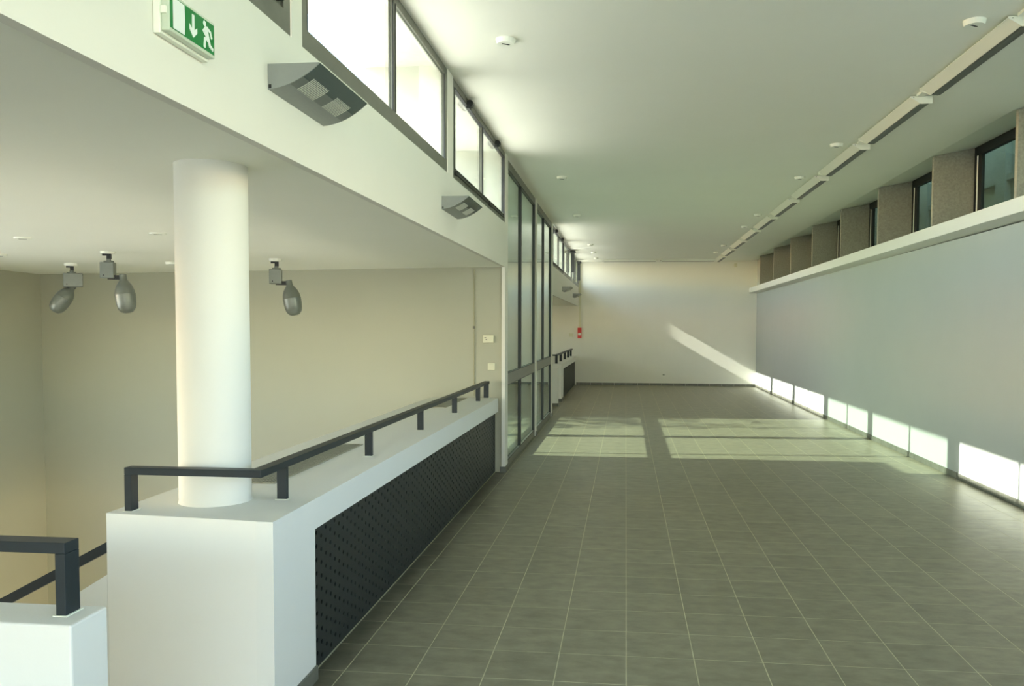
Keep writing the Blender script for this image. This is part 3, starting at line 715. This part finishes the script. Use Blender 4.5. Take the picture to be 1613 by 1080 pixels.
# ---------------------------------------------------------------- long ceiling lights
def lamp_proto(L):
    e = empty('ceiling_light', (0,0,0))
    # section in (x, z): left side wall, sloping white reflector, dark trough on the right
    h = 0.062
    b = B(); prism(b, [(0.012, -0.010), (0.0, -0.012), (0.0, -0.016), (0.082, -h), (0.086, -h), (0.086, -0.010)], 'y', 0.008, L-0.008); box(b, 0.03, 0.10, 0.10, L-0.10, -0.010, -0.001); obj('housing', b, white_enamel, e)
    b = B(); prism(b, [(0.087, -0.010), (0.087, -h-0.002), (0.100, -h-0.006), (0.150, -h-0.006), (0.170, -h+0.006), (0.170, -0.010)], 'y', 0.010, L-0.010); obj('trough', b, reflector_m, e)
    b = B(); prism(b, [(-0.002, -0.008), (-0.002, -0.020), (0.082, -h-0.009), (0.174, -h-0.009), (0.174, -0.008)], 'y', 0.0, 0.008); cp = obj('end_cap', b, white_enamel, e)
    b = B(); prism(b, [(-0.002, -0.008), (-0.002, -0.020), (0.082, -h-0.003), (0.086, -h-0.003), (0.086, -0.008)], 'y', L-0.008, L); obj('end_cap', b, white_enamel, e)
    b = B(); box(b, 0.020, 0.028, -0.001, 0.0, -0.022, -0.017); obj('screw', b, black_m, cp)
    b = B(); prism(b, [(0.0, -0.001), (0.0, -0.034), (0.100, -h-0.003), (0.112, -h-0.003), (0.112, -0.001)], 'y', L-0.008, L); obj('end_cap', b, white_enamel, e)
    b = B(); cyl(b, (0,0), 0.013, 0.0, 0.05, 14); bmesh.ops.rotate(b, verts=b.verts, cent=(0,0,0), matrix=Matrix.Rotation(-PI/2, 3, 'X')); bmesh.ops.translate(b, verts=b.verts, vec=(0.150, L-0.012, -0.045)); obj('tube', b, tube_m, e)
    b = B(); box(b, 0.04, 0.10, L, L+0.20, -0.022, -0.001); obj('link', b, white_enamel, e)
    return e
lp = lamp_proto(1.56)
LN = ['nearest', 'second nearest', 'third nearest', 'fourth nearest', 'fifth nearest', 'sixth nearest', 'seventh nearest', 'eighth nearest', 'ninth nearest', 'farthest']
for k in range(10):
    y = 5.50+1.785*k
    yy = y
    lab = 'long white ceiling light in the row along the right, %s of the row' % LN[k]
    if k == 0: o = lp; o.location = (2.335, y, zc(y)); o['label'] = lab
    else: o = dup(lp, (2.335+0.004*k, y, zc(y+0.8)+ (0.0)), 0, lab)
    o['category'] = 'ceiling light'; o['group'] = 'long ceiling lights in a row along the right'
lp0 = dup(lp, (2.335, 5.50-1.785, zc(0)), 0, 'long white ceiling light cut by the top right corner of the picture'); 
lx = lamp_proto(1.42); lx.location = (0.80, 22.70, zc(22.7)); lx.rotation_euler.z = PI/2
thing(lx, 'long ceiling light crossing in front of the end wall, left one', 'ceiling light', 'two ceiling lights crossing before the end wall')
lx2 = dup(lx, (2.36, 22.70, zc(22.7)), PI/2, 'long ceiling light crossing in front of the end wall, right one')

# ---------------------------------------------------------------- small wall fittings
def vwall(x): return 9.235 + (XL-0.041-x)*0.1273            # face of the stairwell back wall
tv = -math.atan(0.1273)
e = empty('cable_duct', (-1.71, vwall(-1.71)-0.001, 0)); thing(e, 'thin vertical cable running up the stairwell wall beside the pier', 'cable')
b = B(); box(b, -0.006, 0.006, -0.014, 0, 0.86, 2.29); obj('cable', b, mat('cable_grey', (0.36, 0.35, 0.24), 0.6), e)
b = B(); box(b, -0.012, 0.012, -0.020, 0, 1.62, 1.65); obj('clip', b, frame_m, e)
def plate(name, x, z, wd, hg, d, label, cat, extra):
    e = empty(name, (x, vwall(x)-0.001, z), tv); thing(e, label, cat)
    b = B(); box(b, -wd/2, wd/2, -d, 0, -hg/2, hg/2); obj('housing', b, plastic_m, e, bevel=0.004)
    extra(e, d); return e
def ex1(e, d):
    b = B(); box(b, -0.045, -0.025, -d-0.0015, -d, 0.012, 0.018); obj('marking', b, black_m, e)
    b = B(); box(b, -0.030, -0.014, -d-0.003, -d, -0.008, -0.002); obj('button', b, black_m, e)
def ex2(e, d):
    b = B(); box(b, -0.026, 0.026, -d-0.004, -d, -0.026, 0.026); obj('rocker', b, plastic_m, e, bevel=0.002)
plate('control_box', -1.535+0.0, 1.505, 0.125, 0.085, 0.035, 'small cream control box on the wall left of the glass wall, the upper one', 'control box', ex1)
plate('light_switch', -1.505, 1.195, 0.085, 0.08, 0.012, 'cream light switch below the control box, left of the pier', 'switch', ex2)
e = empty('fire_alarm_button', (-1.31, YB-0.001, 1.46)); thing(e, 'small red fire alarm button on the end wall beside the far left corner', 'alarm')
b = B(); box(b, -0.055, 0.055, -0.05, 0, -0.13, 0.17); obj('housing', b, red_m, e, bevel=0.004)
b = B(); box(b, -0.04, 0.04, -0.053, -0.05, -0.045, 0.02); obj('glass_panel', b, white_enamel, e)
e = empty('cable_duct', (-1.30, YB-0.001, 1.64)); thing(e, 'white vertical cable duct above the red fire alarm button', 'cable duct')
b = B(); box(b, -0.03, 0.03, -0.03, 0, 0, 1.80); obj('duct', b, plastic_m, e)
e = empty('wall_socket', (1.08, YB-0.001, 0.31)); thing(e, 'small white wall socket low on the end wall', 'socket')
b = B(); box(b, -0.05, 0.05, -0.012, 0, -0.04, 0.04); obj('plate', b, white_enamel, e, bevel=0.003)
for sx in (-0.025, 0.025):
    b = B(); box(b, sx-0.012, sx+0.012, -0.0135, -0.012, -0.02, 0.02); obj('outlet', b, base_m, e)
e = empty('wall_box', (-1.55, YB-0.001, 1.42)); thing(e, 'pale box on the end wall just left of the red alarm', 'box')
b = B(); box(b, -0.06, 0.06, -0.04, 0, -0.05, 0.05); obj('housing', b, plastic_m, e, bevel=0.003)
e = empty('detector', (3.02, YB-0.001, 3.38)); thing(e, 'tiny pale detector high on the end wall near the right corner', 'detector')
b = B(); box(b, -0.04, 0.04, -0.05, 0, -0.05, 0.05); obj('housing', b, plastic_m, e, bevel=0.006)

# ---------------------------------------------------------------- tree in the courtyard (its shade streaks the floor)
e = empty('courtyard_tree', (-13.5, 13.8, -0.05)); thing(e, 'leafy courtyard tree standing outside the glass wall', 'tree')
b = B(); cyl(b, (0,0), 0.10, 0, 5.2, 10, 0.05); obj('trunk', b, bark_m, e)
b = B()
for k in range(520):
    a = random.uniform(0, 2*PI); rr = random.uniform(0.1, 1.9)
    c = Vector((rr*math.cos(a)*0.9, 0.2+rr*math.sin(a)*0.85, random.uniform(4.2, 8.6)))
    d = Vector((random.uniform(-1,1), random.uniform(-1,1), random.uniform(-0.4,0.4))).normalized(); s_ = Vector((random.uniform(-1,1), random.uniform(-1,1), random.uniform(-1,1))).cross(d).normalized()
    L, W = random.uniform(0.25, 0.5), random.uniform(0.04, 0.09)
    n_ = d.cross(s_)*0.004
    q = [c, c+d*L*0.5+s_*W, c+d*L, c+d*L*0.5-s_*W]
    hexa(b, [p-n_ for p in q], [p+n_ for p in q])
lf = obj('foliage', b, leaf_m, e); lf['kind'] = 'stuff'
